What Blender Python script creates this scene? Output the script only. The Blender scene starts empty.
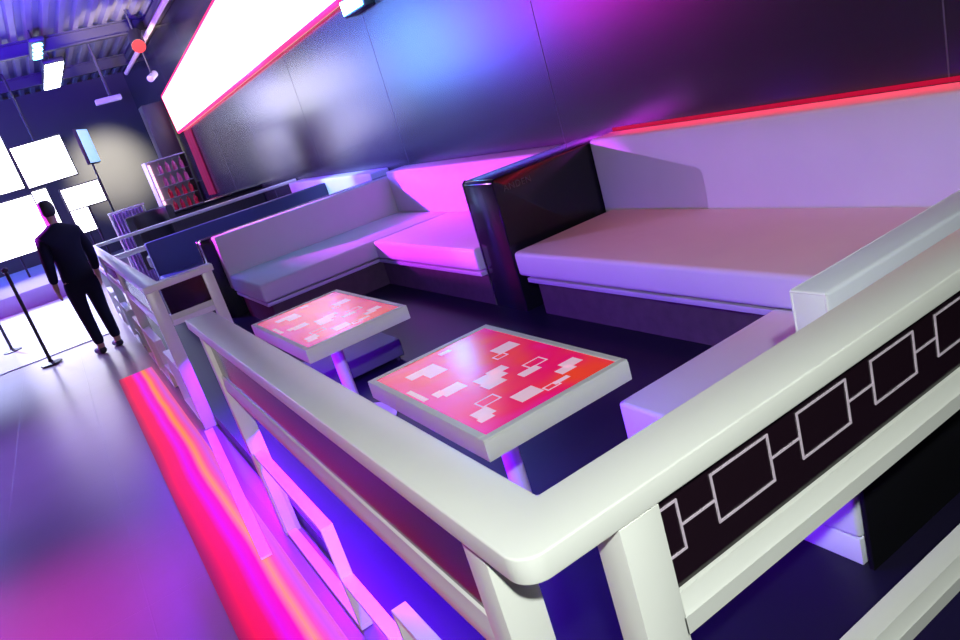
import bpy, bmesh, math, random
from mathutils import Vector, Matrix
random.seed(7)
sc = bpy.context.scene
col = sc.collection
PI = math.pi

# ------------------------------------------------------------------ helpers
class MB:
    """collects shapes, then links them as one mesh object"""
    def __init__(s): s.bm = bmesh.new(); s.mi = 0
    def _tag(s, faces):
        for f in faces: f.material_index = s.mi
    def box(s, x0, x1, y0, y1, z0, z1, bev=0.0, seg=2):
        r = bmesh.ops.create_cube(s.bm, size=1.0)
        vs = r['verts']
        for v in vs:
            v.co = Vector(((x0+x1)/2 + v.co.x*(x1-x0), (y0+y1)/2 + v.co.y*(y1-y0), (z0+z1)/2 + v.co.z*(z1-z0)))
        fs = set(f for v in vs for f in v.link_faces); s._tag(fs)
        if bev > 0:
            es = set(e for v in vs for e in v.link_edges)
            bmesh.ops.bevel(s.bm, geom=list(es), offset=bev, segments=seg, profile=0.5, affect='EDGES', material=-1)
        return s
    def prism(s, pts, axis, a, b, bev=0.0, seg=2):
        """pts: 2-D outline; axis 'z': (x,y) a..b in z ; 'x': (y,z) ; 'y': (x,z)"""
        def mk(p, t):
            if axis == 'z': return (p[0], p[1], t)
            if axis == 'x': return (t, p[0], p[1])
            return (p[0], t, p[1])
        A = [s.bm.verts.new(mk(p, a)) for p in pts]; B = [s.bm.verts.new(mk(p, b)) for p in pts]
        fs = [s.bm.faces.new(A), s.bm.faces.new(B)]
        n = len(pts)
        for i in range(n): fs.append(s.bm.faces.new((A[i], A[(i+1) % n], B[(i+1) % n], B[i])))
        s._tag(fs)
        bmesh.ops.recalc_face_normals(s.bm, faces=fs)
        if bev > 0:
            es = [e for e in fs[1].edges] + [e for e in fs[0].edges]
            bmesh.ops.bevel(s.bm, geom=es, offset=bev, segments=seg, profile=0.5, affect='EDGES', material=-1)
        return s
    def lathe(s, prof, cx, cy, n=24):
        rings = []
        for r, z in prof:
            rings.append([s.bm.verts.new((cx + r*math.cos(2*PI*k/n), cy + r*math.sin(2*PI*k/n), z)) for k in range(n)])
        fs = []
        for i in range(len(rings)-1):
            for k in range(n):
                fs.append(s.bm.faces.new((rings[i][k], rings[i][(k+1) % n], rings[i+1][(k+1) % n], rings[i+1][k])))
        fs.append(s.bm.faces.new(rings[0][::-1])); fs.append(s.bm.faces.new(rings[-1]))
        s._tag(fs)
        return s
    def tube(s, p, q, r, n=14, r2=None):
        p, q = Vector(p), Vector(q); d = (q-p).normalized()
        u = d.orthogonal().normalized(); w = d.cross(u); r2 = r if r2 is None else r2
        A = [s.bm.verts.new(p + r*(u*math.cos(2*PI*k/n) + w*math.sin(2*PI*k/n))) for k in range(n)]
        B = [s.bm.verts.new(q + r2*(u*math.cos(2*PI*k/n) + w*math.sin(2*PI*k/n))) for k in range(n)]
        fs = [s.bm.faces.new(A[::-1]), s.bm.faces.new(B)]
        for k in range(n): fs.append(s.bm.faces.new((A[k], A[(k+1) % n], B[(k+1) % n], B[k])))
        s._tag(fs)
        return s
    def build(s, name, mats, parent=None, smooth=True, origin=None, off=None):
        bmesh.ops.recalc_face_normals(s.bm, faces=s.bm.faces[:])
        me = bpy.data.meshes.new(name)
        if off is not None: bmesh.ops.translate(s.bm, verts=s.bm.verts[:], vec=-Vector(off))
        if origin is not None: bmesh.ops.translate(s.bm, verts=s.bm.verts[:], vec=-Vector(origin))
        s.bm.to_mesh(me); s.bm.free()
        if not isinstance(mats, (list, tuple)): mats = [mats]
        for m in mats: me.materials.append(m)
        if smooth:
            for p in me.polygons: p.use_smooth = True
            me.set_sharp_from_angle(angle=math.radians(35))
        o = bpy.data.objects.new(name, me); col.objects.link(o)
        if origin is not None: o.location = origin
        if parent is not None:
            o.parent = parent
            if off is None: o.matrix_parent_inverse = Matrix.Translation(-Vector(parent.location)) if parent.parent is None and parent.type == 'EMPTY' else Matrix.Identity(4)
        return o

def tag(o, label=None, cat=None, group=None, kind=None):
    if label: o['label'] = label
    if cat: o['category'] = cat
    if group: o['group'] = group
    if kind: o['kind'] = kind
    return o
def thing(name, loc, label, cat, group=None):
    o = bpy.data.objects.new(name, None); col.objects.link(o); o.location = loc
    o.empty_display_size = 0.2
    return tag(o, label, cat, group)
def children(o): return [c for c in bpy.data.objects if c.parent is o]
def copy_tree(o, parent=None):
    c = o.copy(); col.objects.link(c)
    if parent: c.parent = parent
    for ch in children(o): copy_tree(ch, c)
    return c

def node(nt, t, **kw):
    n = nt.nodes.new(t)
    for k, v in kw.items():
        if k in n.inputs: n.inputs[k].default_value = v
        else: setattr(n, k, v)
    return n
def mat(name, color, rough=0.5, spec=0.5, metal=0.0, bump=0.0, bscale=60, var=0.0, vscale=4, coat=0.0, bdist=0.004, stretch=None):
    m = bpy.data.materials.new(name); m.use_nodes = True; nt = m.node_tree
    b = nt.nodes['Principled BSDF']
    b.inputs['Base Color'].default_value = (*color, 1); b.inputs['Roughness'].default_value = rough
    b.inputs['Specular IOR Level'].default_value = spec; b.inputs['Metallic'].default_value = metal
    b.inputs['Coat Weight'].default_value = coat; b.inputs['Coat Roughness'].default_value = 0.05
    tc = node(nt, 'ShaderNodeTexCoord')
    src = tc.outputs['Object']
    if stretch:
        mp = node(nt, 'ShaderNodeMapping'); mp.inputs['Scale'].default_value = stretch
        nt.links.new(src, mp.inputs['Vector']); src = mp.outputs['Vector']
    if var > 0:
        n = node(nt, 'ShaderNodeTexNoise'); n.inputs['Scale'].default_value = vscale; n.inputs['Detail'].default_value = 5
        nt.links.new(src, n.inputs['Vector'])
        r = node(nt, 'ShaderNodeMapRange'); r.inputs['To Min'].default_value = 1-var; r.inputs['To Max'].default_value = 1+var
        nt.links.new(n.outputs['Fac'], r.inputs['Value'])
        mx = node(nt, 'ShaderNodeMix', data_type='RGBA', blend_type='MULTIPLY'); mx.inputs['Factor'].default_value = 1
        mx.inputs['A'].default_value = (*color, 1); nt.links.new(r.outputs['Result'], mx.inputs['B'])
        nt.links.new(mx.outputs['Result'], b.inputs['Base Color'])
    if bump > 0:
        n = node(nt, 'ShaderNodeTexNoise'); n.inputs['Scale'].default_value = bscale; n.inputs['Detail'].default_value = 4
        nt.links.new(src, n.inputs['Vector'])
        bp = node(nt, 'ShaderNodeBump'); bp.inputs['Strength'].default_value = bump; bp.inputs['Distance'].default_value = bdist
        nt.links.new(n.outputs['Fac'], bp.inputs['Height']); nt.links.new(bp.outputs['Normal'], b.inputs['Normal'])
    return m
def emis(name, color, strength, base=(0.8, 0.8, 0.8)):
    m = bpy.data.materials.new(name); m.use_nodes = True; b = m.node_tree.nodes['Principled BSDF']
    b.inputs['Base Color'].default_value = (*base, 1); b.inputs['Roughness'].default_value = 0.6; b.inputs['Specular IOR Level'].default_value = 0.1
    b.inputs['Emission Color'].default_value = (*color, 1); b.inputs['Emission Strength'].default_value = strength
    return m

WHITE = mat('white_lacquer', (0.73, 0.745, 0.69), 0.32, 0.5, bump=0.15, bscale=30, var=0.03, vscale=9, bdist=0.0006)
TBLW = mat('table_edge_white', (0.74, 0.77, 0.72), 0.35, 0.5, var=0.03, vscale=12)
FABRIC = mat('grey_leatherette', (0.66, 0.67, 0.65), 0.55, 0.35, bump=0.35, bscale=9, var=0.06, vscale=3, bdist=0.006)
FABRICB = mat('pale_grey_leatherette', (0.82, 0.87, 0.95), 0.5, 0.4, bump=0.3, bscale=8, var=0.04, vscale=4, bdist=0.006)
PIPING = mat('seat_lip_trim', (0.52, 0.50, 0.56), 0.4)
SKIRT = mat('dark_carpeted_plinth', (0.095, 0.070, 0.070), 0.9, 0.1, bump=0.6, bscale=180, var=0.25, vscale=14, bdist=0.002)
BLACK = mat('black_gloss_lacquer', (0.008, 0.009, 0.012), 0.17, 0.4, coat=0.12)
FASCIA = mat('black_gloss_fascia', (0.012, 0.005, 0.009), 0.14, 0.5)
MOTIF = mat('lilac_inlay_line', (0.62, 0.52, 0.62), 0.4)
FLOORB = mat('booth_floor_dark', (0.013, 0.010, 0.034), 0.4, 0.25, var=0.2, vscale=3)
STEEL = mat('brushed_pole', (0.70, 0.71, 0.68), 0.3, 0.5, metal=0.15)
DARK = mat('matt_black_metal', (0.02, 0.02, 0.025), 0.5)
CLOTH = mat('black_cloth', (0.012, 0.012, 0.03), 0.85, 0.2, bump=0.4, bscale=25)
SKIN = mat('skin', (0.55, 0.33, 0.25), 0.5)
HAIR = mat('dark_hair', (0.02, 0.015, 0.015), 0.6)

# ------------------------------------------------------------------ camera
R = ((0.8132501252368204, -0.511151926978786, -0.2781149786476265),
     (-0.38975589501509894, -0.12357210007077968, -0.9125898741412137),
     (0.43210482073598194, 0.8505607818551071, -0.2997195026466477))
CAM = Vector((-0.34, -0.774, 1.57))
cd = bpy.data.cameras.new('camera'); cam = bpy.data.objects.new('camera', cd); col.objects.link(cam)
rot = Matrix((R[0], [-a for a in R[1]], [-a for a in R[2]])).transposed()
cam.matrix_world = Matrix.Translation(CAM) @ rot.to_4x4()
cd.sensor_width = 36; cd.lens = 730.035/960*36; cd.clip_end = 200; cd.clip_start = 0.02
sc.camera = cam

# ------------------------------------------------------------------ room shell
WX = 3.25; FZ = -0.10; YE = 24.0; XL = -8.0; YN = -4.0; CZ = 4.75
# aisle floor: dark polished floor laid in big tiles
m = mat('polished_aisle_floor', (0.20, 0.15, 0.22), 0.30, 0.4, var=0.15, vscale=1.5)
nt = m.node_tree; b = nt.nodes['Principled BSDF']
tc = node(nt, 'ShaderNodeTexCoord'); br = node(nt, 'ShaderNodeTexBrick')
br.offset = 0.0; br.inputs['Scale'].default_value = 1.0; br.inputs['Brick Width'].default_value = 0.62; br.inputs['Row Height'].default_value = 0.62
br.inputs['Mortar Size'].default_value = 0.003; br.inputs['Mortar Smooth'].default_value = 0.3
nt.links.new(tc.outputs['Object'], br.inputs['Vector'])
bp = node(nt, 'ShaderNodeBump'); bp.inputs['Distance'].default_value = 0.002; bp.inputs['Strength'].default_value = 0.5; bp.invert = True
nt.links.new(br.outputs['Fac'], bp.inputs['Height']); nt.links.new(bp.outputs['Normal'], b.inputs['Normal'])
AISLE = m
tag(MB().box(XL, 4.0, YN, YE, FZ-0.15, FZ).build('floor', AISLE, smooth=False), kind='structure')
tag(MB().box(0.085, WX, YN, 11.3, FZ, 0.0).build('booth_platform', FLOORB, smooth=False), kind='structure')
DF = mat('pale_dance_floor', (0.55, 0.56, 0.66), 0.25, 0.5, var=0.05, vscale=2)
tag(MB().box(XL+.5, -0.12, 9.75, 19.0, FZ, FZ+0.012).build('dance_floor', DF, smooth=False), kind='structure')
tag(MB().box(XL+.5, -0.12, 16.2, 23.8, FZ+0.012, FZ+0.35, 0.01).build('stage_step', mat('lilac_stage_paint', (0.30, 0.27, 0.5), 0.5), smooth=False), kind='structure')

# glossy black panelled wall, 2.85 m panels with fine joints
WALL = mat('glossy_black_panel', (0.024, 0.021, 0.034), 0.24, 0.95, bump=0.12, bscale=0.8, bdist=0.02)
SEAM = mat('panel_joint', (0.09, 0.085, 0.11), 0.5)
w = MB(); w.box(WX, WX+0.2, YN, YE, FZ, CZ); w.mi = 1
for y in (1.09, 3.965, 6.84, 9.71, 12.58, 15.45, 18.3): w.box(WX-0.0015, WX, y-0.0035, y+0.0035, FZ, CZ)
tag(w.build('wall_right', [WALL, SEAM], smooth=False), kind='structure')
ENDW = mat('charcoal_end_wall', (0.045, 0.045, 0.045), 0.7, var=0.25, vscale=0.6)
tag(MB().box(XL, WX+.2, YE, YE+0.2, FZ, CZ).build('wall_back', ENDW, smooth=False), kind='structure')
tag(MB().box(XL-0.2, XL, YN, YE, FZ, CZ).build('wall_left', ENDW, smooth=False), kind='structure')
tag(MB().box(XL-.2, WX+.2, YN-0.2, YN, FZ, CZ).build('wall_front', ENDW, smooth=False), kind='structure')
# corrugated deck ceiling: ribs run the length of the hall
CEIL = mat('corrugated_deck', (0.15, 0.15, 0.18), 0.4, 0.5, metal=0.2, var=0.15, vscale=1.0)
c = MB(); prof = []; x = XL-0.2
while x < WX+0.2:
    prof += [(x, CZ), (x+0.10, CZ), (x+0.14, CZ+0.08), (x+0.24, CZ+0.08)]; x += 0.28
n = len(prof); A = [c.bm.verts.new((p[0], YN-.2, p[1])) for p in prof]; B = [c.bm.verts.new((p[0], YE+.2, p[1])) for p in prof]
for i in range(n-1): c.bm.faces.new((A[i], A[i+1], B[i+1], B[i]))
tag(c.build('ceiling', CEIL, smooth=False), kind='structure')
tag(MB().box(XL-.2, WX+.2, YN-.2, YE+.2, CZ+0.1, CZ+0.2).build('ceiling_slab', DARK, smooth=False), kind='structure')
BEAM = mat('dark_steel_beam', (0.02, 0.02, 0.025), 0.5)
for i, y in enumerate((16.6, 20.8)):
    bm_ = MB(); bm_.box(XL, WX, y-0.09, y+0.09, CZ-0.03, CZ); bm_.box(XL, WX, y-0.015, y+0.015, CZ-0.24, CZ-0.03); bm_.box(XL, WX, y-0.09, y+0.09, CZ-0.27, CZ-0.24)
    tag(bm_.build('trim_%d' % (i+1), BEAM, smooth=False), kind='structure')

# ------------------------------------------------------------------ railings with the linked-box motif
def arc(cx, cy, r, a0, a1, n=8): return [(cx+r*math.cos(a0+(a1-a0)*k/n), cy+r*math.sin(a0+(a1-a0)*k/n)) for k in range(n+1)]
BEAMP = [(0.034, 0.723), (0.014, 0.719), (0.006, 0.690), (0.0, 0.684), (0.0, 0.650), (0.004, 0.647), (0.062, 0.647), (0.062, 0.723)]

rail = thing('booth_railing', (0.06, 0.06, FZ), 'long white-topped railing turning the corner round the near booth', 'railing')
W_ = 0.122; XE = 3.2; YE1 = 2.72
out = arc(0.045, 0.045, 0.045, PI, 1.5*PI) + [(XE, 0.0), (XE, W_), (W_, W_), (W_, YE1-0.04), (0.0, YE1)]
MB().prism(out, 'z', 0.904, 0.95, 0.0035, 3).build('top_rail', WHITE, rail)
# right arm
MB().box(0.25, XE, 0.022, 0.040, 0.715, 0.905).build('fascia_panel', FASCIA, rail, smooth=False)
fas = children(rail)[-1]
def inlay_rects(par, n, start, plane):
    """row of linked rectangles, thin raised lines on a fascia; plane 'y' (x runs) or 'x' (y runs)"""
    mm = MB(); t = 0.0019; P = 0.2258; w = 0.144; z0, z1, zm = 0.781, 0.873, 0.825
    def bar(a0, a1, b0, b1):
        if plane == 'y': mm.box(a0, a1, 0.0195, 0.0225, b0, b1)
        else: mm.box(0.0195, 0.0225, a0, a1, b0, b1)
    for k in range(n):
        a = start+k*P
        l = max(a, 0.258) if plane == 'y' else a
        bar(l-t, a+w+t, z0-t, z0+t); bar(l-t, a+w+t, z1-t, z1+t)
        if l == a: bar(a-t, a+t, z0+t, z1-t)
        bar(a+w-t, a+w+t, z0+t, z1-t)
        bar(a+w+t, a+P-t, zm-t, zm+t)
    o = mm.build('motif_line', MOTIF, None, smooth=False)
    o.parent = par; o.matrix_parent_inverse = par.matrix_world.inverted() if False else Matrix.Identity(4)
    return o
fas.matrix_parent_inverse = Matrix.Translation(-Vector(rail.location))
ml = inlay_rects(fas, 13, 0.160, 'y')
mb = MB(); mb.prism(BEAMP, 'x', 0.25, XE); mb.build('lower_rail', WHITE, rail)
MB().prism([(p[0], p[1]-0.436) for p in BEAMP], 'x', 0.25, XE).build('bottom_rail', WHITE, rail)
MB().box(0.172, 0.254, 0.0, 0.072, FZ, 0.9035, 0.001).build('post', WHITE, rail)
MB().box(1.9, 1.982, 0.001, 0.073, FZ, 0.9035, 0.002).build('post', WHITE, rail)
# left arm
MB().box(0.022, 0.040, 0.215, YE1-0.2, 0.715, 0.905).build('fascia_panel', FASCIA, rail, smooth=False)
f2 = children(rail)[-1]
BX = [(p[0]*0.30+0.012, p[1]) for p in BEAMP]
MB().prism(BX, 'y', 0.21, YE1-0.28).build('lower_rail', WHITE, rail)
MB().box(0.010, 0.087, 0.14, 0.215, FZ, 0.9035, 0.002).build('post', WHITE, rail)       # corner post
MB().box(0.002, 0.074, YE1-0.30, YE1-0.24, FZ, 0.9035, 0.002).build('post', WHITE, rail)
def lattice(par, x0, x1, ys, hi=0.338, lo=-0.092, mid=0.13, t=0.017):
    """open boxes joined by short links, as flat bars standing in the railing; ys = list of (far, near)"""
    for k, (ya, yb) in enumerate(ys):
        q = MB()
        q.box(x0, x1, yb, ya, hi-t, hi, 0.0015, 1); q.box(x0, x1, yb, ya, lo, lo+t, 0.0015, 1)
        q.box(x0, x1, yb, yb+t, lo+t, hi-t, 0.0015, 1); q.box(x0, x1, ya-t, ya, lo+t, hi-t, 0.0015, 1)
        q.build('lattice_box', WHITE, par)
        if k+1 < len(ys):
            MB().box(x0, x1, ys[k+1][0], yb, mid-t, mid, 0.0015, 1).build('lattice_link', WHITE, par)
lattice(rail, 0.008, 0.054, [(YE1-0.30, 1.50), (0.92, 0.215)])

# railing of the further booth: short return by the entry, long run to a far corner, return to the wall
r2 = thing('booth_railing', (0.06, 7.5, FZ), 'further white railing running from the gap to the far corner past the blue-lit sofa', 'railing')
Y2, Y3 = 4.36, 11.15
o2 = [(0.0, Y2), (0.46, Y2), (0.46, Y2+0.11), (0.11, Y2+0.11), (0.11, Y3-0.11), (WX-0.03, Y3-0.11), (WX-0.03, Y3), (0.0, Y3)]
MB().prism(o2, 'z', 0.904, 0.95, 0.006, 2).build('top_rail', WHITE, r2)
MB().box(0.10, 0.44, Y2+0.025, Y2+0.043, 0.715, 0.905).build('fascia_panel', FASCIA, r2, smooth=False)
MB().prism([(p[0]+Y2+0.005, p[1]) for p in BEAMP], 'x', 0.09, 0.374).build('lower_rail', WHITE, r2)
MB().box(0.022, 0.04, Y2+0.16, Y3-0.2, 0.715, 0.905).build('fascia_panel', FASCIA, r2, smooth=False)
MB().prism(BX, 'y', Y2+0.12, Y3-0.05).build('lower_rail', WHITE, r2)
MB().prism([(p[0]+Y3-0.1, p[1]) for p in BEAMP], 'x', 0.12, WX-0.04).build('lower_rail', WHITE, r2)
for y in (Y2+0.005, 6.6, 8.85, Y3-0.12): MB().box(0.003, 0.085, y, y+0.07, FZ, 0.9035, 0.002).build('post', WHITE, r2)
MB().box(0.375, 0.445, Y2+0.005, Y2+0.075, 0.0, 0.9035, 0.002).build('post', WHITE, r2)
ys = []; y = 6.6
ys1 = [(6.6, 5.75), (5.25, Y2+0.075)]
lattice(r2, 0.008, 0.066, ys1); lattice(r2, 0.008, 0.066, [(8.85, 8.0), (7.5, 6.67)]); lattice(r2, 0.008, 0.066, [(Y3-0.12, 10.2), (9.7, 8.92)])

# ------------------------------------------------------------------ sofas
def cushion(name, x0, x1, y0, y1, z0, z1, par, m_=None, bev=0.03):
    q = MB()
    q.box(x0, x1, y0, y1, z0, z1, bev, 4)
    return q.build(name, m_ or FABRIC, par)
sA = thing('corner_bench_sofa', (2.6, 1.6, 0), 'wide grey sofa against the black wall inside the near railing, with dark plinth', 'sofa')
cushion('backrest', 3.016, WX-0.005, 0.45, 3.395, 0.30, 0.968, sA, bev=0.022)
cushion('seat_cushion', 2.121, 3.03, 0.45, 3.325, 0.287, 0.458, sA, bev=0.028)
MB().box(2.135, 3.0, 0.46, 3.25, 0.245, 0.276, 0.003).build('seat_lip', PIPING, sA)
MB().box(2.19, 3.1, 0.46, 3.22, 0.0, 0.245).build('plinth', SKIRT, sA, smooth=False)

sC = thing('bench_sofa', (1.9, 0.8, 0), 'low pale blue-grey bench along the near railing with a separate back block', 'sofa')
MB().box(1.176, 3.0, 0.318, 0.333, 0.0, 0.56, 0.002).build('rear_panel', mat('black_backing_board', (0.006, 0.006, 0.008), 0.6, 0.2), sC)
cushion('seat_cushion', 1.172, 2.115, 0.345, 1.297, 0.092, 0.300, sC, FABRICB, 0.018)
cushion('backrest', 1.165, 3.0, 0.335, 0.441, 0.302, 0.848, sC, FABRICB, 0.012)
q = MB(); P_ = [(0.339, 0.306), (0.437, 0.306), (0.437, 0.844), (0.339, 0.844)]
for i in range(4): q.tube((1.168, *P_[i]), (1.168, *P_[(i+1) % 4]), 0.0045, 8)
q.tube((1.168, 0.437, 0.844), (3.0, 0.437, 0.844), 0.0045, 8); q.build('piping', mat('pale_piping', (0.9, 0.93, 1.0), 0.4), sC)
MB().box(1.178, 2.11, 0.352, 1.285, 0.0, 0.089, 0.004).build('plinth', FABRICB, sC)

YB = 6.95
sB = thing('corner_bench_sofa', (2.0, 6.0, 0), 'l-shaped grey sofa behind the black divider, magenta-lit on its wall side', 'sofa')
b_ = MB().box(2.985, WX-0.005, 3.815, YB, 0.30, 0.925, 0.02, 4).build('wall_backrest', FABRIC, sB)
MB().box(0.975, WX-0.005, YB, YB+0.16, 0.30, 0.868, 0.018, 4).build('end_backrest', FABRIC, sB)
cushion('wall_seat_cushion', 2.11, 3.0, 3.82, 5.72, 0.287, 0.458, sB, bev=0.026)
cushion('end_seat_cushion', 0.97, 3.0, 5.73, YB+0.01, 0.287, 0.458, sB, bev=0.026)
lb = MB(); lb.box(2.12, 3.0, 3.83, 5.74, 0.245, 0.276, 0.003); lb.box(0.985, 2.98, 5.745, YB, 0.245, 0.276, 0.003); lb.build('seat_lip', PIPING, sB)
lb = MB(); lb.box(2.17, 3.1, 3.83, 5.79, 0.0, 0.244); lb.box(1.03, 3.1, 5.79, YB, 0.0, 0.244); lb.build('plinth', SKIRT, sB, smooth=False)

# third booth, deep blue light
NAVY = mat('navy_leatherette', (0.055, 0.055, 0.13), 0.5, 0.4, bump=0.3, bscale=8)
s3 = thing('corner_bench_sofa', (2.0, 9.0, 0), 'blue-lit sofa of the furthest booth seen over the grey corner sofa', 'sofa')
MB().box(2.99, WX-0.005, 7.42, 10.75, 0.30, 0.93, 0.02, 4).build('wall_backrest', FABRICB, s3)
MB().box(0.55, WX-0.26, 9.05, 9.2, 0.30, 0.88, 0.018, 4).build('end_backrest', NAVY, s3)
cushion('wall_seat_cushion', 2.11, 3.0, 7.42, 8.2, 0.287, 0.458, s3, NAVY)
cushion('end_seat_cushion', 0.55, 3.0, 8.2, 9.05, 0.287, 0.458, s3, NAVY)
MB().box(0.6, 3.0, 8.25, 9.15, 0.0, 0.287).build('plinth', SKIRT, s3, smooth=False)

# glossy black dividers between the booths
def divider(x0, y0, y1, ztop, label):
    t = thing('booth_divider', ((x0+WX)/2, (y0+y1)/2, 0), label, 'divider')
    r = 0.035
    prof = [(x0, 0.0)] + [(x0+0.0, ztop-r)] + arc(x0+r, ztop-r, r, PI, PI/2, 6)[1:] + [(WX-0.004, ztop), (WX-0.004, 0.0)]
    MB().prism(prof, 'y', y0, y1, 0.010, 3).build('panel', BLACK, t)
    return t
d1 = divider(2.160, 3.402, 3.800, 0.950, 'thick glossy black divider panel between the two nearest sofas')
d2 = divider(0.86, YB+0.165, YB+0.40, 0.862, 'black divider panel behind the l-shaped sofa, its rounded end towards the aisle')
chr_ = mat('chrome_edge', (0.5, 0.5, 0.55), 0.2, metal=1.0)
# thin polished trims round the aisle ends
def edge_trim(t, x0, y, ztop, name='edge_trim'):
    q = MB(); r = 0.036
    pts = [(x0-0.002, 0.0), (x0-0.002, ztop-r)] + [(a, b2+0.002) for a, b2 in arc(x0+r-0.002, ztop-r, r, PI, PI/2, 6)[1:]]
    for i in range(len(pts)-1): q.tube((pts[i][0], y, pts[i][1]), (pts[i+1][0], y, pts[i+1][1]), 0.004, 8)
    q.build(name, chr_, t)
edge_trim(d1, 2.160, 3.796, 0.95); edge_trim(d2, 0.86, YB+0.18, 0.862); edge_trim(d2, 0.86, YB+0.39, 0.862)
# faint worn lettering on the divider's near face
cu = bpy.data.curves.new('lettering', 'FONT'); cu.body = 'ANDEN'; cu.size = 0.062; cu.extrude = 0.0005; cu.space_character = 1.15
to = bpy.data.objects.new('lettering', cu); col.objects.link(to)
dg = bpy.context.evaluated_depsgraph_get(); me = bpy.data.meshes.new_from_object(to.evaluated_get(dg)); bpy.data.objects.remove(to)
lt = bpy.data.objects.new('lettering', me); col.objects.link(lt); me.materials.clear(); me.materials.append(mat('faint_grey_print', (0.08, 0.08, 0.09), 0.5))
lt.parent = d1; lt.location = (2.235-d1.location.x, 3.4005-d1.location.y, 0.845); lt.rotation_euler = (PI/2, 0, 0)

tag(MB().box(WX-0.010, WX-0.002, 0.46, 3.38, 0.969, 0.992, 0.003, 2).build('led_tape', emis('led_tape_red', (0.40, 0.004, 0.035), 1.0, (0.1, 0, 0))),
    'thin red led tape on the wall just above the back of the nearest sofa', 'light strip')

# ------------------------------------------------------------------ tables
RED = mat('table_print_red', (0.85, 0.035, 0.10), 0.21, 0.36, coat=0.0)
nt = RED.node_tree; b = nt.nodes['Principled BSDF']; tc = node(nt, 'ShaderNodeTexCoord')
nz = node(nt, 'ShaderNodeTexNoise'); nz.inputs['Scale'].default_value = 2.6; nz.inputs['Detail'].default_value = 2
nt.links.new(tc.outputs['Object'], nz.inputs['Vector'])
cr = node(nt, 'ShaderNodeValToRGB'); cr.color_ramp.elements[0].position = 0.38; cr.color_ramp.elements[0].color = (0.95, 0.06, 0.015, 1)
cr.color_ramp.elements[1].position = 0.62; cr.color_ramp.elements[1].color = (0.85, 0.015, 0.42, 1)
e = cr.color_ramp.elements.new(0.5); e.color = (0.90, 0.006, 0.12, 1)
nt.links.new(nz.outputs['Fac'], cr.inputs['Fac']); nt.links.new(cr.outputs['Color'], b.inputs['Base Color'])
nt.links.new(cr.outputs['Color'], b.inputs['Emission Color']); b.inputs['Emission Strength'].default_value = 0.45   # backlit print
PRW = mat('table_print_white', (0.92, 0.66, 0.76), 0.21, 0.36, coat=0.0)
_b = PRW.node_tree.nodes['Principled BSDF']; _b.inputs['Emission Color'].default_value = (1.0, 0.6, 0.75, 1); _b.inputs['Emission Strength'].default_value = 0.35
T1 = (0.415, 0.968, 0.910, 1.760)
def table(x0, x1, y0, y1, label):
    cx, cy = (x0+x1)/2, (y0+y1)/2
    t = thing('low_table', (cx, cy, 0), label, 'table', None)
    hx, hy = (x1-x0)/2, (y1-y0)/2
    L = lambda q, n, m_, **k: q.build(n, m_, t, off=(0, 0, 0), **k)
    fr = MB(); f_ = 0.026; z0, z1 = 0.578, 0.650
    fr.prism([(-hx, -hy), (hx, -hy), (hx, hy), (-hx, hy)], 'z', z0, z1-0.006, 0.004, 2)
    o = L(fr, 'tabletop', TBLW)
    rim = MB()
    rim.box(-hx, hx, -hy, -hy+f_, z1-0.008, z1, 0.002, 1); rim.box(-hx, hx, hy-f_, hy, z1-0.008, z1, 0.002, 1)
    rim.box(-hx, -hx+f_, -hy+f_, hy-f_, z1-0.008, z1, 0.002, 1); rim.box(hx-f_, hx, -hy+f_, hy-f_, z1-0.008, z1, 0.002, 1)
    L(rim, 'rim', TBLW)
    g = MB(); g.box(-hx+f_, hx-f_, -hy+f_, hy-f_, z1-0.006, z1-0.003); g.mi = 1; zt = z1-0.0027
    def rect(cx_, cy_, w_, h_, outline=False, lw=0.006):
        a, bb, c_, d_ = cx_-w_/2, cx_+w_/2, cy_-h_/2, cy_+h_/2
        if not outline: g.box(a, bb, c_, d_, z1-0.004, zt)
        else:
            g.box(a, bb, c_, c_+lw, z1-0.004, zt); g.box(a, bb, d_-lw, d_, z1-0.004, zt); g.box(a, a+lw, c_+lw, d_-lw, z1-0.004, zt); g.box(bb-lw, bb, c_+lw, d_-lw, z1-0.004, zt)
    C0 = Vector(((T1[0]+T1[1])/2, (T1[2]+T1[3])/2))
    for (px, py, w_, h_, ol) in [(0.60, 1.57, .075, .12, 0), (0.54, 1.60, .05, .06, 0), (0.855, 1.45, .09, .075, 0), (0.80, 1.40, .05, .04, 1), (0.675, 1.275, .10, .075, 0), (0.655, 1.225, .075, .06, 0), (0.72, 1.30, .07, .05, 0),
                                (0.555, 1.335, .085, .07, 0), (0.51, 1.35, .035, .05, 0), (0.513, 1.068, .062, .062, 0), (0.50, 1.03, .05, .03, 0), (0.570, 1.128, .075, .055, 1), (0.822, 1.215, .075, .055, 1), (0.770, 1.175, .075, .042, 0),
                                (0.875, 1.085, .065, .055, 0), (0.835, 1.060, .06, .045, 0), (0.777, 1.010, .06, .022, 0), (0.662, 1.040, .085, .072, 0), (0.735, 1.005, .055, .035, 1), (0.46, 1.42, .02, .14, 0), (0.72, 1.68, .05, .03, 0)]:
        rect(px-C0.x, py-C0.y, w_, h_, ol)
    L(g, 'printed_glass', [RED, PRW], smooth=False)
    p = MB(); p.lathe([(0.034, 0.02), (0.034, 0.560), (0.06, 0.565), (0.09, 0.578)], 0, 0, 24); L(p, 'pedestal', STEEL)
    p = MB(); p.lathe([(0.20, 0.0), (0.20, 0.008), (0.05, 0.022), (0.036, 0.03)], 0, 0, 32); L(p, 'base', STEEL)
    return t
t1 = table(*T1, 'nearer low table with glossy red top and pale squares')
t2 = copy_tree(t1); t2['label'] = 'further low table with red printed top, glare on its front corner'
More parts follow.
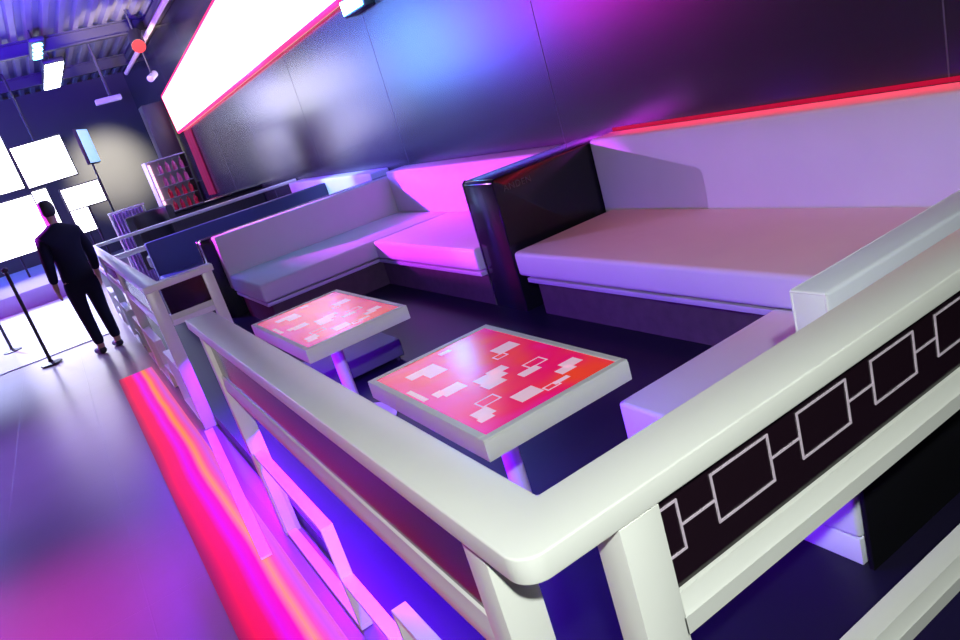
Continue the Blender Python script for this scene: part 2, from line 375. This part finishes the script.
t1['group'] = t2['group'] = 'low tables with printed red tops'
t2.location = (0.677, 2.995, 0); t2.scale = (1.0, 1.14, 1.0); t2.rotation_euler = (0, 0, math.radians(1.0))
# dark low stool beyond the further table
st = thing('low_stool', (0.9, 3.75, 0), 'dark square stool under the far side of the further table', 'stool')
MB().box(0.66, 1.28, 3.62, 4.05, 0.03, 0.15, 0.012, 3).build('seat', mat('slate_leatherette', (0.10, 0.11, 0.14), 0.5), st)
for x_, y_ in ((0.70, 3.66), (1.24, 3.66), (0.70, 4.01), (1.24, 4.01)): MB().tube((x_, y_, 0), (x_, y_, 0.032), 0.015).build('foot', DARK, st)

# ------------------------------------------------------------------ light strip in the aisle floor by the railing
LED = bpy.data.materials.new('led_floor_strip'); LED.use_nodes = True; nt = LED.node_tree; b = nt.nodes['Principled BSDF']
b.inputs['Roughness'].default_value = 0.5; b.inputs['Specular IOR Level'].default_value = 0.15; b.inputs['Base Color'].default_value = (0.02, 0.02, 0.02, 1)
tc = node(nt, 'ShaderNodeTexCoord'); sp = node(nt, 'ShaderNodeSeparateXYZ'); nt.links.new(tc.outputs['Object'], sp.inputs['Vector'])
nz = node(nt, 'ShaderNodeTexNoise'); nz.inputs['Scale'].default_value = 0.9; nz.inputs['Detail'].default_value = 1; nt.links.new(tc.outputs['Object'], nz.inputs['Vector'])
ad = node(nt, 'ShaderNodeMath', operation='MULTIPLY_ADD'); ad.inputs[1].default_value = 0.05; nt.links.new(nz.outputs['Fac'], ad.inputs[0]); nt.links.new(sp.outputs['X'], ad.inputs[2])
mr = node(nt, 'ShaderNodeMapRange'); mr.inputs['From Min'].default_value = -0.158+.025; mr.inputs['From Max'].default_value = 0.158+.025; nt.links.new(ad.outputs[0], mr.inputs['Value'])
cr = node(nt, 'ShaderNodeValToRGB'); els = cr.color_ramp.elements
els[0].position = 0.0; els[0].color = (0.35, 0.0, 0.06, 1); els[1].position = 1.0; els[1].color = (0.8, 0.12, 0.25, 1)
for p_, c_ in ((0.16, (1.0, 0.0, 0.06)), (0.34, (1.0, 0.0, 0.12)), (0.46, (0.9, 0.0, 0.85)), (0.60, (1.0, 0.0, 0.45)), (0.71, (1.0, 0.32, 0.0)), (0.80, (1.0, 0.08, 0.25)), (0.90, (0.7, 0.1, 0.7))):
    e = els.new(p_); e.color = (*c_, 1)
nt.links.new(mr.outputs['Result'], cr.inputs['Fac']); nt.links.new(cr.outputs['Color'], b.inputs['Emission Color']); b.inputs['Emission Strength'].default_value = 0.95
ls = MB().box(-0.36, -0.045, 0.35, 6.9, FZ-0.01, FZ+0.004, 0.0).build('floor_light_strip', LED, None, smooth=False, origin=(-0.20, 4.0, FZ))
tag(ls, 'glowing pink, red and orange light strip on the aisle floor along the railing', 'light strip')

q = MB(); q.prism([(-0.015, 4.32), (0.045, 4.32), (-0.095, 2.33), (-0.145, 2.33)], 'z', FZ, FZ+0.012, 0.002, 1)  # added strip, carries the line of the post on across the floor
tag(q.build('added_floor_strip', WHITE), 'pale narrow strip added on the aisle floor, continuing the line of the further railing post', 'added strip')

# ------------------------------------------------------------------ big lit banner on the wall
sg = thing('lit_banner', (WX-0.08, 12, 2.5), 'long glowing white banner with thin red edge, high on the black wall', 'banner')
BAN = emis('banner_white', (0.92, 0.97, 1.0), 2.3)
nt = BAN.node_tree; b = nt.nodes['Principled BSDF']; tc = node(nt, 'ShaderNodeTexCoord'); mp = node(nt, 'ShaderNodeMapping'); mp.inputs['Scale'].default_value = (1, 0.5, 1.4)
nt.links.new(tc.outputs['Object'], mp.inputs['Vector']); nz = node(nt, 'ShaderNodeTexNoise'); nz.inputs['Scale'].default_value = 1.3; nt.links.new(mp.outputs['Vector'], nz.inputs['Vector'])
cr = node(nt, 'ShaderNodeValToRGB'); cr.color_ramp.elements[0].position = 0.34; cr.color_ramp.elements[0].color = (0.30, 0.72, 0.75, 1); cr.color_ramp.elements[1].position = 0.44; cr.color_ramp.elements[1].color = (1, 0.98, 0.98, 1)
nt.links.new(nz.outputs['Fac'], cr.inputs['Fac']); nt.links.new(cr.outputs['Color'], b.inputs['Emission Color'])
MB().prism([(7.12, 2.775), (18.75, 2.46), (18.95, 3.36), (7.12, 4.18)], 'x', WX-0.10, WX-0.002).build('panel', BAN, sg, smooth=False)
REDE = emis('banner_edge_red', (1.0, 0.02, 0.12), 2.5, (0.5, 0.02, 0.05))
q = MB(); E_ = [(7.12, 2.775), (18.75, 2.46), (18.95, 3.36), (7.12, 4.18)]
for i in (0, 1, 2, 3): q.tube((WX-0.075, *E_[i]), (WX-0.075, *E_[(i+1) % 4]), 0.035, 10)
q.build('edge_tube', REDE, sg)
# ducting / cable pipe above banner
wl = thing('added_wash_lamp', (WX-0.1, 6.8, 2.66), 'cyan lamp added just under the near end of the lit banner for its reflection', 'lamp')  # added lamp, placed for its cyan reflection in the near table
MB().box(WX-0.12, WX-0.0005, 6.46, 7.06, 2.575, 2.755, 0.02).build('housing', DARK, wl)
MB().box(WX-0.135, WX-0.118, 6.50, 7.02, 2.60, 2.73, 0.005).build('lens', emis('cyan_lens', (0.03, 0.36, 1.0), 130.0), wl)
tag(MB().tube((WX-0.42, 3.0, 4.45), (WX-0.42, 20.5, 4.25), 0.05).build('ceiling_pipe', mat('pinkish_pipe', (0.55, 0.42, 0.42), 0.4)), 'long pale pipe hung under the ceiling above the lit banner', 'pipe')
tr = MB(); 
tag(MB().box(WX-0.30, WX-0.005, 3.0, 20.5, 3.98+0.55, 4.66, 0.01).build('cable_duct', mat('dark_duct', (0.05, 0.045, 0.06), 0.5)), 'dark duct along the top of the wall beside the pipe', 'duct')

# ------------------------------------------------------------------ screens and boxes at the far end
SCRW = emis('screen_white', (0.93, 0.95, 1.0), 5.0)
SCRC = emis('screen_cyan', (0.25, 0.55, 1.0), 1.1)
def screen(name, x0, x1, y, z0, z1, label, m_=SCRW, cat='screen', tilt=0, group='lit screens at the far end', side=False):
    cx, cz = (x0+x1)/2, (z0+z1)/2
    t = thing(name, (cx, y, cz), label, cat, group); hx, hz = (x1-x0)/2, (z1-z0)/2
    fr = MB(); fr.box(-hx-.03, hx+.03, 0.0, 0.08, -hz-.03, hz+.03, 0.01); fr.build('casing', DARK, t, off=(0, 0, 0))
    d = MB(); d.box(-hx, hx, -0.012, 0.0, -hz, hz); d.build('display', m_, t, off=(0, 0, 0), smooth=False)
    t.rotation_euler = (0, tilt, 0)
    mt = MB(); mt.tube((0, 0.09, 0), (0, 0.09, CZ+0.05-cz if cz > 2.5 and not side else (FZ if cx > -0.1 else FZ+0.35)-cz), 0.025); mt.build('bracket', DARK, t, off=(0, 0, 0))
    return t
screen('video_screen', -0.34, 0.76, 20.0, 2.22, 3.18, 'large white screen hanging above the others, beneath the corrugated ceiling', tilt=-0.02)
screen('video_screen', -2.2, -0.42, 20.0, 2.25, 3.5, 'white screen cut off by the left edge of the photo')
screen('video_screen', -1.95, -0.36, 19.8, 0.80, 2.05, 'big white screen low at left, just over the lilac stage')
screen('video_screen', -0.33, -0.02, 19.7, 1.25, 2.10, 'narrow white screen joined to the right of the big low one')
screen('video_screen', 0.22, 1.03, 18.6, 1.45, 1.93, 'white lit box sign right of the standing person')
screen('video_screen', 0.25, 0.66, 19.6, 0.86, 1.42, 'smallest white screen, under the box sign')
s_ = screen('video_screen', 0.95, 1.6, 20.2, 2.38, 3.2, 'tall cyan screen turned sideways at the right of the white ones', SCRC, side=True); s_.rotation_euler = (0, 0, 1.15)
# glowing panels added out of view, left; their reflections colour the glossy black wall
def glow_panel(y0, y1, z0, z1, stops, strength, label):
    t = thing('added_glow_panel', (-6.3, (y0+y1)/2, (z0+z1)/2), label, 'screen')
    hy, hz = (y1-y0)/2, (z1-z0)/2
    m_ = emis('added_panel_glow', (0, 0, 1), strength, (0.02, 0.02, 0.02)); nt = m_.node_tree; b = nt.nodes['Principled BSDF']
    tc = node(nt, 'ShaderNodeTexCoord'); sp = node(nt, 'ShaderNodeSeparateXYZ'); nt.links.new(tc.outputs['Object'], sp.inputs['Vector'])
    mr = node(nt, 'ShaderNodeMapRange'); mr.inputs['From Min'].default_value = -hy; mr.inputs['From Max'].default_value = hy; nt.links.new(sp.outputs['Y'], mr.inputs['Value'])
    cr = node(nt, 'ShaderNodeValToRGB'); e = cr.color_ramp.elements; e[0].color = (*stops[0][1], 1); e[1].color = (*stops[-1][1], 1)
    for p_, c_ in stops[1:-1]: e.new(p_).color = (*c_, 1)
    nt.links.new(mr.outputs['Result'], cr.inputs['Fac']); nt.links.new(cr.outputs['Color'], b.inputs['Emission Color'])
    MB().box(-0.12, 0.0, -hy-.04, hy+.04, -hz-.04, hz+.04, 0.01).build('casing', DARK, t, off=(0, 0, 0))
    MB().box(0.0, 0.012, -hy, hy, -hz, hz).build('display', m_, t, off=(0, 0, 0), smooth=False)
    for y_ in (-hy*0.8, hy*0.8): MB().tube((-0.06, y_, -hz), (-0.06, y_, FZ-(z0+z1)/2), 0.04).build('leg', DARK, t, off=(0, 0, 0))
glow_panel(17.0, 23.7, 1.9, 4.62, [(0, (0.10, 0.02, 1.0)), (0.45, (0.10, 0.05, 1.0)), (0.8, (0.14, 0.50, 1.0)), (1, (0.15, 0.45, 1.0))], 26.0, 'tall blue and cyan glow panel, added out of view at the left of the stage')
glow_panel(11.2, 16.0, 2.45, 3.8, [(0, (0.5, 0.0, 0.4)), (0.4, (1.0, 0.01, 0.75)), (1, (0.45, 0.01, 0.8))], 24.0, 'magenta glow panel, added out of view left of the dance floor')

# ceiling lights
tf = thing('strip_lamp', (1.15, 20, 4.5), 'bright bluish-white elongated lamp under the corrugated ceiling', 'lamp')
MB().box(0.93, 1.37, 17.9, 21.6, 4.46, 4.56, 0.03).build('housing', DARK, tf)
MB().tube((1.15, 18.6, 4.55), (1.15, 18.6, CZ+0.06), 0.015).build('drop_rod', DARK, tf); MB().tube((1.15, 21.0, 4.55), (1.15, 21.0, CZ+0.06), 0.015).build('drop_rod', DARK, tf)
MB().box(0.96, 1.34, 18.0, 21.5, 4.42, 4.47, 0.02).build('diffuser', emis('strip_lamp_glow', (0.75, 0.85, 1.0), 14.0), tf)
tf = thing('led_bar', (0.72, 15.6, 4.4), 'small bar of four cyan leds hung from the ceiling left of the lamp', 'lamp')
MB().box(0.66, 0.92, 14.85, 16.6, 4.38, 4.46, 0.02).build('housing', DARK, tf)
MB().tube((0.79, 15.7, 4.46), (0.79, 15.7, CZ+0.06), 0.015).build('drop_rod', DARK, tf)
LC = emis('led_cyan', (0.15, 0.75, 1.0), 12.0)
for k in range(4): MB().lathe([(0.085, 4.345), (0.085, 4.39)], 0.79, 15.1+0.42*k, 16).build('led_lens', LC, tf)
tf = thing('red_par_lamp', (2.62, 15.6, 4.3), 'small red stage lamp near the ceiling beside the pipe', 'lamp')
q = MB(); q.tube((2.45, 15.2, 4.0), (2.55, 15.7, 4.3), 0.13, 20); q.build('can', DARK, tf)
q = MB(); q.tube((2.446, 15.18, 3.99), (2.45, 15.2, 4.0), 0.125, 20); q.build('lens', emis('lens_red', (1.0, 0.0, 0.04), 1.0, (0.05, 0.0, 0.0)), tf)
q = MB(); q.tube((2.52, 15.6, 4.3), (2.52, 15.6, 4.84), 0.015); q.build('yoke', DARK, tf)
tf = thing('stage_spotlight', (1.7, 17.2, 3.6), 'small pale spotlight on a drop pole in front of the dark end wall', 'lamp')
q = MB(); q.box(1.52, 2.05, 17.1, 17.3, 3.35, 3.46, 0.02); q.build('head', mat('pale_lamp_body', (0.5, 0.45, 0.5), 0.4), tf)
q = MB(); q.tube((1.85, 17.2, 3.46), (1.85, 17.2, 4.72), 0.03); q.build('drop_pole', DARK, tf)
tf = thing('stage_spotlight', (2.75, 16.5, 3.9), 'small white spotlight beside the left end of the lit banner', 'lamp')
q = MB(); q.tube((2.62, 16.4, 3.52), (2.78, 16.6, 3.62), 0.07, 16); q.build('head', mat('white_lamp_body', (0.6, 0.6, 0.7), 0.4), tf)
q = MB(); q.tube((2.70, 16.5, 3.6), (2.70, 16.5, 4.72), 0.018); q.build('drop_pole', DARK, tf)
# speaker stack at the banner's end
tf = thing('speaker_tower', (2.95, 19.6, FZ), 'tall black speaker tower standing at the far end of the banner', 'speaker')
MB().box(2.62, 3.2, 19.2, 19.9, FZ, 1.2, 0.02).build('bass_cabinet', DARK, tf)
MB().box(2.66, 3.18, 19.25, 19.85, 1.22, 3.3, 0.02).build('column_cabinet', mat('speaker_grey', (0.05, 0.05, 0.06), 0.45), tf)
tf = thing('side_curtain', (3.0, 17.7, FZ), 'narrow dark red curtain hanging below the banner\'s end', 'curtain')
q = MB(); pts = [(3.19+0.03*math.cos(k*1.3), 17.55+0.045*k) for k in range(15)] + [(3.215+0.03*math.cos(k*1.3), 17.55+0.045*k) for k in range(14, -1, -1)]
q.prism(pts, 'z', 0.85, 2.40); q.build('drape', mat('dark_red_cloth', (0.35, 0.01, 0.03), 0.8), tf)

# bar counter with glass display of red bottles
bc = thing('bar_counter', (2.2, 13.7, FZ), 'dark bar counter under the glowing bottle case', 'counter')
MB().box(1.05, WX-0.01, 13.42, 13.98, FZ, 0.90, 0.01).build('front', DARK, bc); MB().box(1.0, WX-0.01, 13.35, 14.02, 0.90, 0.94, 0.008).build('worktop', BLACK, bc)
cs = thing('bottle_case', (1.84, 13.7, 0.94), 'pale lit display case holding rows of red bottles on the bar', 'display case')
PALE = mat('pale_case_panel', (0.55, 0.52, 0.62), 0.4)
MB().box(1.48, 1.50, 13.45, 13.95, 0.945, 1.86).build('side_panel', PALE, cs, smooth=False); MB().box(2.16, 2.18, 13.45, 13.95, 0.945, 1.86).build('side_panel', DARK, cs, smooth=False)
MB().box(1.50, 2.16, 13.93, 13.95, 0.945, 1.86).build('back_panel', PALE, cs, smooth=False); MB().box(1.48, 2.18, 13.45, 13.95, 1.86, 1.88).build('top_panel', PALE, cs, smooth=False)
MB().box(1.52, 1.60, 13.905, 13.925, 0.98, 1.83).build('light_tube', emis('case_tube', (1.0, 0.5, 0.62), 2.0), cs)
RB = mat('red_bottle_glass', (0.75, 0.01, 0.04), 0.08, 0.6, coat=1.0); PB = mat('pink_bottle_glass', (0.75, 0.15, 0.35), 0.08, 0.6, coat=1.0)
CAPM = mat('bottle_cap', (0.8, 0.7, 0.75), 0.3)
shelfz = [0.95, 1.175, 1.40, 1.625]
for z_ in shelfz: MB().box(1.50, 2.16, 13.47, 13.93, z_-0.008, z_).build('shelf', PALE, cs, smooth=False)
protos = []
for kind_, mm in (('red', RB), ('pink', PB)):
    o = thing('liquor_bottle', (0, 0, 0), 'x', 'bottle', 'bottles in the lit case on the bar')
    MB().lathe([(0.036, 0), (0.038, 0.01), (0.038, 0.115), (0.03, 0.135), (0.013, 0.155), (0.012, 0.178)], 0, 0, 14).build('glass', mm, o, off=(0, 0, 0))
    MB().lathe([(0.014, 0.178), (0.014, 0.198)], 0, 0, 12).build('cap', CAPM, o, off=(0, 0, 0))
    protos.append(o)
names_r = ['bottom', 'second', 'third', 'top']; names_c = ['first', 'second', 'third', 'fourth']
used = set()
for r_ in range(4):
    for c_ in range(4):
        k = 0 if r_ < 2 else 1
        if k not in used: o = protos[k]; used.add(k)
        else: o = copy_tree(protos[k])
        o.location = (1.70+0.125*c_, 13.56, shelfz[r_]+0.001)
        o['label'] = '%s bottle, %s from the left on the %s shelf of the lit case' % ('red' if k == 0 else 'pink', names_c[c_], names_r[r_] if r_ in (0, 3) else names_r[r_]+'-from-bottom')
# dark armchair and lilac drape by the bar
ac = thing('tub_chair', (1.15, 12.6, FZ), 'dark rounded tub chair in front of the bar', 'armchair')
q = MB(); outer = arc(1.12, 12.55, 0.38, PI*1.02, -0.02*PI, 18); inner = arc(1.12, 12.55, 0.27, -0.02*PI, PI*1.02, 18)
q.prism(outer+inner, 'z', 0.2, 1.12, 0.03, 3); q.build('backrest', DARK, ac)
MB().lathe([(0.30, 0.22), (0.33, 0.26), (0.33, 0.42), (0.28, 0.46)], 1.12, 12.5, 24).build('seat', DARK, ac)
MB().lathe([(0.28, FZ), (0.28, FZ+0.02), (0.04, FZ+0.05), (0.04, 0.22)], 1.12, 12.5, 24).build('base', chr_, ac)
dr = thing('side_curtain', (0.87, 13.2, FZ), 'pleated lilac drape hanging beyond the far corner of the railing', 'curtain')
q = MB(); N = 60; f_ = [(0.62+0.50*k/N, 13.2+0.045*math.sin(k*0.95)) for k in range(N+1)]
q.prism(f_+[(a, b2+0.02) for a, b2 in f_[::-1]], 'z', FZ+0.01, 1.22); q.build('drape', mat('lilac_cloth', (0.42, 0.30, 0.62), 0.8, var=0.3, vscale=3), dr)
MB().tube((0.57, 13.2, 1.24), (1.17, 13.2, 1.24), 0.018).build('curtain_rod', STEEL, dr)
for x_ in (0.59, 1.15): MB().tube((x_, 13.2, FZ), (x_, 13.2, 1.24), 0.014).build('stand_post', STEEL, dr)

# thin black posts on the dance floor
def stanchion(x, y, h, label):
    t = thing('floor_post', (x, y, FZ+0.012), label, 'post')
    MB().lathe([(0.12, 0), (0.12, 0.012), (0.03, 0.03), (0.02, 0.05)], 0, 0, 20).build('base', DARK, t, off=(0, 0, 0))
    MB().lathe([(0.02, 0.04), (0.02, h)], 0, 0, 12).build('pole', DARK, t, off=(0, 0, 0))
    MB().lathe([(0.02, h), (0.035, h+0.02), (0.035, h+0.05), (0.01, h+0.07)], 0, 0, 12).build('cap', DARK, t, off=(0, 0, 0))
p1 = stanchion(-0.93, 9.15, 1.15, 'thin black post standing on the bright floor left of the person'); 
p2 = stanchion(-1.42, 11.3, 0.95, 'shorter-looking black post at the left edge of the photo')

# ------------------------------------------------------------------ standing person, dark clothes
def skinned(name, verts, edges, radii, m_, parent, root=0, lv=2):
    me = bpy.data.meshes.new(name); me.from_pydata([Vector(v) for v in verts], edges, []); me.materials.append(m_)
    o = bpy.data.objects.new(name, me); col.objects.link(o); o.parent = parent
    md = o.modifiers.new('skin', 'SKIN'); md.use_smooth_shade = True
    for i, r in enumerate(radii): me.skin_vertices[0].data[i].radius = (r, r) if not isinstance(r, tuple) else r
    for i in range(len(verts)): me.skin_vertices[0].data[i].use_root = (i == root)
    sb = o.modifiers.new('sub', 'SUBSURF'); sb.levels = lv; sb.render_levels = lv
    dg = bpy.context.evaluated_depsgraph_get(); dg.update()
    nm = bpy.data.meshes.new_from_object(o.evaluated_get(dg)); o.modifiers.clear(); o.data = nm
    for p in nm.polygons: p.use_smooth = True
    return o
def person(x, y, rz, label):
    t = thing('person', (x, y, FZ), label, 'person'); t.rotation_euler = (0, 0, rz)
    V = [(0, 0, .93), (0, .01, 1.08), (0, .01, 1.25), (0, 0, 1.42), (0, 0, 1.50), (0, -.01, 1.57), (0, -.02, 1.66), (0, -.02, 1.73)]
    rad = [(.145, .11), (.125, .10), (.15, .11), (.13, .09), (.055, .055), (.06, .065), (.078, .092), (.055, .065)]
    E = [(i, i+1) for i in range(7)]
    for s in (-1, 1):
        b0 = len(V)
        V += [(s*.10, 0, .85), (s*.10, -.02, .50), (s*.10, .02, .12), (s*.10, .0, .05), (s*.11, -.14, .035)]
        rad += [.095, .062, .042, .042, .035]; E += [(0, b0), (b0, b0+1), (b0+1, b0+2), (b0+2, b0+3), (b0+3, b0+4)]
        a0 = len(V)
        V += [(s*.19, 0, 1.40), (s*.235, .02, 1.13), (s*.24, -.06, .90), (s*.24, -.08, .82)]
        rad += [.055, .042, .030, (.016, .036)]; E += [(3, a0), (a0, a0+1), (a0+1, a0+2), (a0+2, a0+3)]
        for k, (dy, ln) in enumerate(((-.03, .07), (-.01, .08), (.01, .075), (.03, .06))):
            f0 = len(V); V += [(s*.24, -.08+dy, .79), (s*.235, -.085+dy, .79-ln*.5), (s*.225, -.085+dy, .79-ln)]
            rad += [.010, .009, .007]; E += [(a0+3, f0), (f0, f0+1), (f0+1, f0+2)]
        f0 = len(V); V += [(s*.225, -.125, .82), (s*.215, -.14, .785)]; rad += [.010, .008]; E += [(a0+3, f0), (f0, f0+1)]
    skinned('body', V, E, rad, SKIN, t)
    # clothes
    V = [(0, 0, .80), (0, 0, .93), (0, .01, 1.08), (0, .01, 1.25), (0, 0, 1.41), (0, 0, 1.52), (0, 0, 1.54)]; rad = [(.18, .15), (.19, .15), (.165, .14), (.185, .145), (.165, .125), (.085, .085), (.07, .07)]
    E = [(i, i+1) for i in range(6)]
    for s in (-1, 1):
        a0 = len(V); V += [(s*.19, 0, 1.395), (s*.235, .02, 1.13), (s*.24, -.055, .91)]; rad += [.078, .062, .048]; E += [(4, a0), (a0, a0+1), (a0+1, a0+2)]
    skinned('jacket', V, E, rad, CLOTH, t)
    V = [(0, 0, .95), (0, 0, .88)]; rad = [(.155, .12), (.15, .12)]; E = [(0, 1)]
    for s in (-1, 1):
        b0 = len(V); V += [(s*.10, 0, .80), (s*.10, -.02, .50), (s*.10, .02, .10)]; rad += [.108, .076, .058]; E += [(1, b0), (b0, b0+1), (b0+1, b0+2)]
    skinned('trousers', V, E, rad, CLOTH, t)
    for s in (-1, 1):
        skinned('shoe', [(s*.10, .05, .045), (s*.105, -.05, .042), (s*.11, -.17, .032)], [(0, 1), (1, 2)], [.048, .045, .034], DARK, t)
    skinned('hair', [(0, .03, 1.60), (0, .035, 1.70), (0, 0, 1.765), (0, -.05, 1.765)], [(0, 1), (1, 2), (2, 3)], [(.075, .05), (.09, .06), (.08, .06), (.05, .03)], HAIR, t)
    q = MB(); q.prism([(-.012, -.10), (.012, -.10), (0, -.135)], 'z', 1.635, 1.675, 0.004, 2); q.build('nose', SKIN, t, off=(0, 0, 0))
    for s in (-1, 1): MB().lathe([(.008, 1.69), (.010, 1.695), (.008, 1.70)], s*.032, -.108, 10).build('eye', HAIR, t, off=(0, 0, 0))
    MB().box(-.022, .022, -.112, -.10, 1.612, 1.620, .002, 1).build('mouth', mat('lips', (0.4, 0.15, 0.13), 0.5), t, off=(0, 0, 0))
    return t
person(-0.28, 8.6, math.radians(200), 'person in dark clothes standing upright beyond the railings on the aisle')

# ------------------------------------------------------------------ lights
def look(o, target):
    d = Vector(target) - o.location; o.rotation_euler = d.to_track_quat('-Z', 'Y').to_euler()
def spot(name, loc, tgt, color, power, deg, blend=0.5, r=0.05):
    l = bpy.data.lights.new(name, 'SPOT'); l.color = color; l.energy = power; l.spot_size = math.radians(deg); l.spot_blend = blend; l.shadow_soft_size = r
    o = bpy.data.objects.new(name, l); col.objects.link(o); o.location = loc; look(o, tgt); return o
def area(name, loc, tgt, color, power, sx, sy=None):
    l = bpy.data.lights.new(name, 'AREA'); l.color = color; l.energy = power; l.shape = 'RECTANGLE'; l.size = sx; l.size_y = sy or sx
    o = bpy.data.objects.new(name, l); col.objects.link(o); o.location = loc; look(o, tgt); return o
def point(name, loc, color, power, r=0.05):
    l = bpy.data.lights.new(name, 'POINT'); l.color = color; l.energy = power; l.shadow_soft_size = r
    o = bpy.data.objects.new(name, l); col.objects.link(o); o.location = loc; return o
up = -Vector(R[1])
# unseen stage lamp pair over the hall; flaps added to cut the beam
sl = thing('stage_lamp', (-4.25, 10.75, 2.7), 'black stage lamp out of view over the dance floor, with flaps added to cut its beam', 'lamp')
q = MB(); q.tube((-4.55, 10.98, 2.78), (-4.16, 10.74, 2.71), 0.13, 20, 0.11); q.build('can', DARK, sl)
MB().box(-3.68, -3.67, 9.85, 10.85, 2.596, 3.0).build('beam_cut_flap', DARK, sl, smooth=False)
q = MB(); q.tube((-4.3, 10.8, 2.9), (-3.675, 10.3, 2.98), 0.012); q.build('flap_arm', DARK, sl)
MB().box(-3.68, -3.67, 9.85, 10.85, 2.30, 2.534).build('beam_cut_flap', DARK, sl, smooth=False)
MB().tube((-4.35, 10.85, 2.85), (-4.35, 10.85, CZ+0.09), 0.02).build('drop_pole', DARK, sl)
spot('flash', CAM + Vector((-0.16, -0.42, 0.62)), (0.6, 1.6, 0.3), (0.94, 1.0, 0.94), 228, 120, 0.3, 0.035)
spot('magenta_stage_light', (-4.1, 10.7, 2.7), (2.75, 5.2, 0.35), (0.66, 0.03, 1.0), 13000, 20, 0.2, 0.012)
spot('violet_stage_light', (-4.1, 10.7, 2.7), (2.6, 1.9, 0.5), (0.50, 0.30, 1.0), 1900, 15, 0.4, 0.012)
spot('red_downlight', (3.02, 1.9, 3.9), (3.06, 1.9, 0.5), (1.0, 0.12, 0.16), 120, 62, 0.8, 0.10)
area('red_tape_glow', (WX-0.02, 1.95, 1.05), (3.08, 1.95, 0.96), (1.0, 0.02, 0.08), 3.0, 2.8, 0.02)
spot('cyan_wall_wash', (0.9, 5.6, 4.4), (WX, 6.1, 2.6), (0.22, 0.65, 1.0), 2500, 30, 1.0, 0.15)
spot('magenta_wall_wash', (1.2, 2.6, 4.5), (WX, 3.3, 2.5), (1.0, 0.01, 0.72), 900, 30, 1.0, 0.15)
spot('blue_wall_wash', (-2.5, 5.5, 4.2), (WX, 7.6, 2.2), (0.12, 0.07, 1.0), 12000, 26, 1.0, 0.2)
spot('white_wall_wash', (0.0, 9.5, 4.3), (WX, 11.5, 2.2), (0.30, 0.32, 1.0), 7000, 40, 1.0, 0.2)
a = area('blue_under_rail', (0.12, 1.85, 0.44), (0.22, 1.85, 0.0), (0.14, 0.0, 1.0), 85, 1.8, 0.03)
a = area('blue_entry_light', (0.14, 3.6, 0.44), (0.30, 3.6, 0.0), (0.18, 0.0, 1.0), 50, 1.3, 0.03)  # bare blue area light low across the entry gap
area('red_floor_glow', (-0.02, 4.0, 0.10), (-0.40, 4.0, FZ), (1.0, 0.0, 0.12), 5, 7.0, 0.03)  # bare area light added for red glow on the floor beside the strip
spot('aisle_magenta', (-3.6, 2.0, 4.4), (-1.45, 2.5, FZ), (0.90, 0.0, 0.50), 3000, 27, 1.0, 0.3)
spot('aisle_lilac', (-3.2, 6.0, 4.4), (-1.4, 5.4, FZ), (0.40, 0.20, 1.0), 1500, 42, 1.0, 0.5)
spot('dancefloor_wash', (-2.5, 15.0, 4.4), (-1.6, 13.0, FZ), (0.55, 0.65, 1.0), 6000, 75, 0.6, 0.2)
spot('ceiling_blue', (-0.2, 9.0, 2.6), (0.2, 13.0, CZ+.4), (0.06, 0.015, 1.0), 16000, 70, 1.0, 0.2)
spot('ceiling_warm', (2.0, 13.6, 3.2), (2.45, 16.6, CZ), (1.0, 0.78, 0.55), 1600, 46, 0.8, 0.1)
spot('endwall_warm', (1.8, 20.5, 3.2), (1.9, YE, 2.2), (1.0, 0.92, 0.75), 3600, 46, 1.0, 0.1)
spot('blue_far_booth', (-1.5, 12.0, 3.6), (1.8, 9.0, 0.6), (0.10, 0.06, 1.0), 3500, 46, 0.8, 0.08)
spot('blue_booth_spot', (-0.6, 4.5, 4.0), (1.2, 9.05, 0.8), (0.10, 0.06, 1.0), 500, 16, 0.5, 0.08)
spot('cyan_far_sofa', (-1.0, 8.5, 4.0), (3.1, 8.6, 0.85), (0.35, 0.6, 1.0), 1800, 16, 0.6, 0.08)
spot('pink_rail_side', (-2.4, 1.5, 0.9), (0.0, 1.5, 0.75), (1.0, 0.08, 0.45), 16, 80, 0.8, 0.3)

wd = bpy.data.worlds.new('world'); sc.world = wd; wd.use_nodes = True
wd.node_tree.nodes['Background'].inputs['Color'].default_value = (0.05, 0.04, 0.10, 1); wd.node_tree.nodes['Background'].inputs['Strength'].default_value = 0.3
sc.view_settings.view_transform = 'Standard'; sc.view_settings.look = 'None'; sc.view_settings.exposure = 0.0; sc.view_settings.gamma = 1.0
sc.view_settings.use_curve_mapping = False
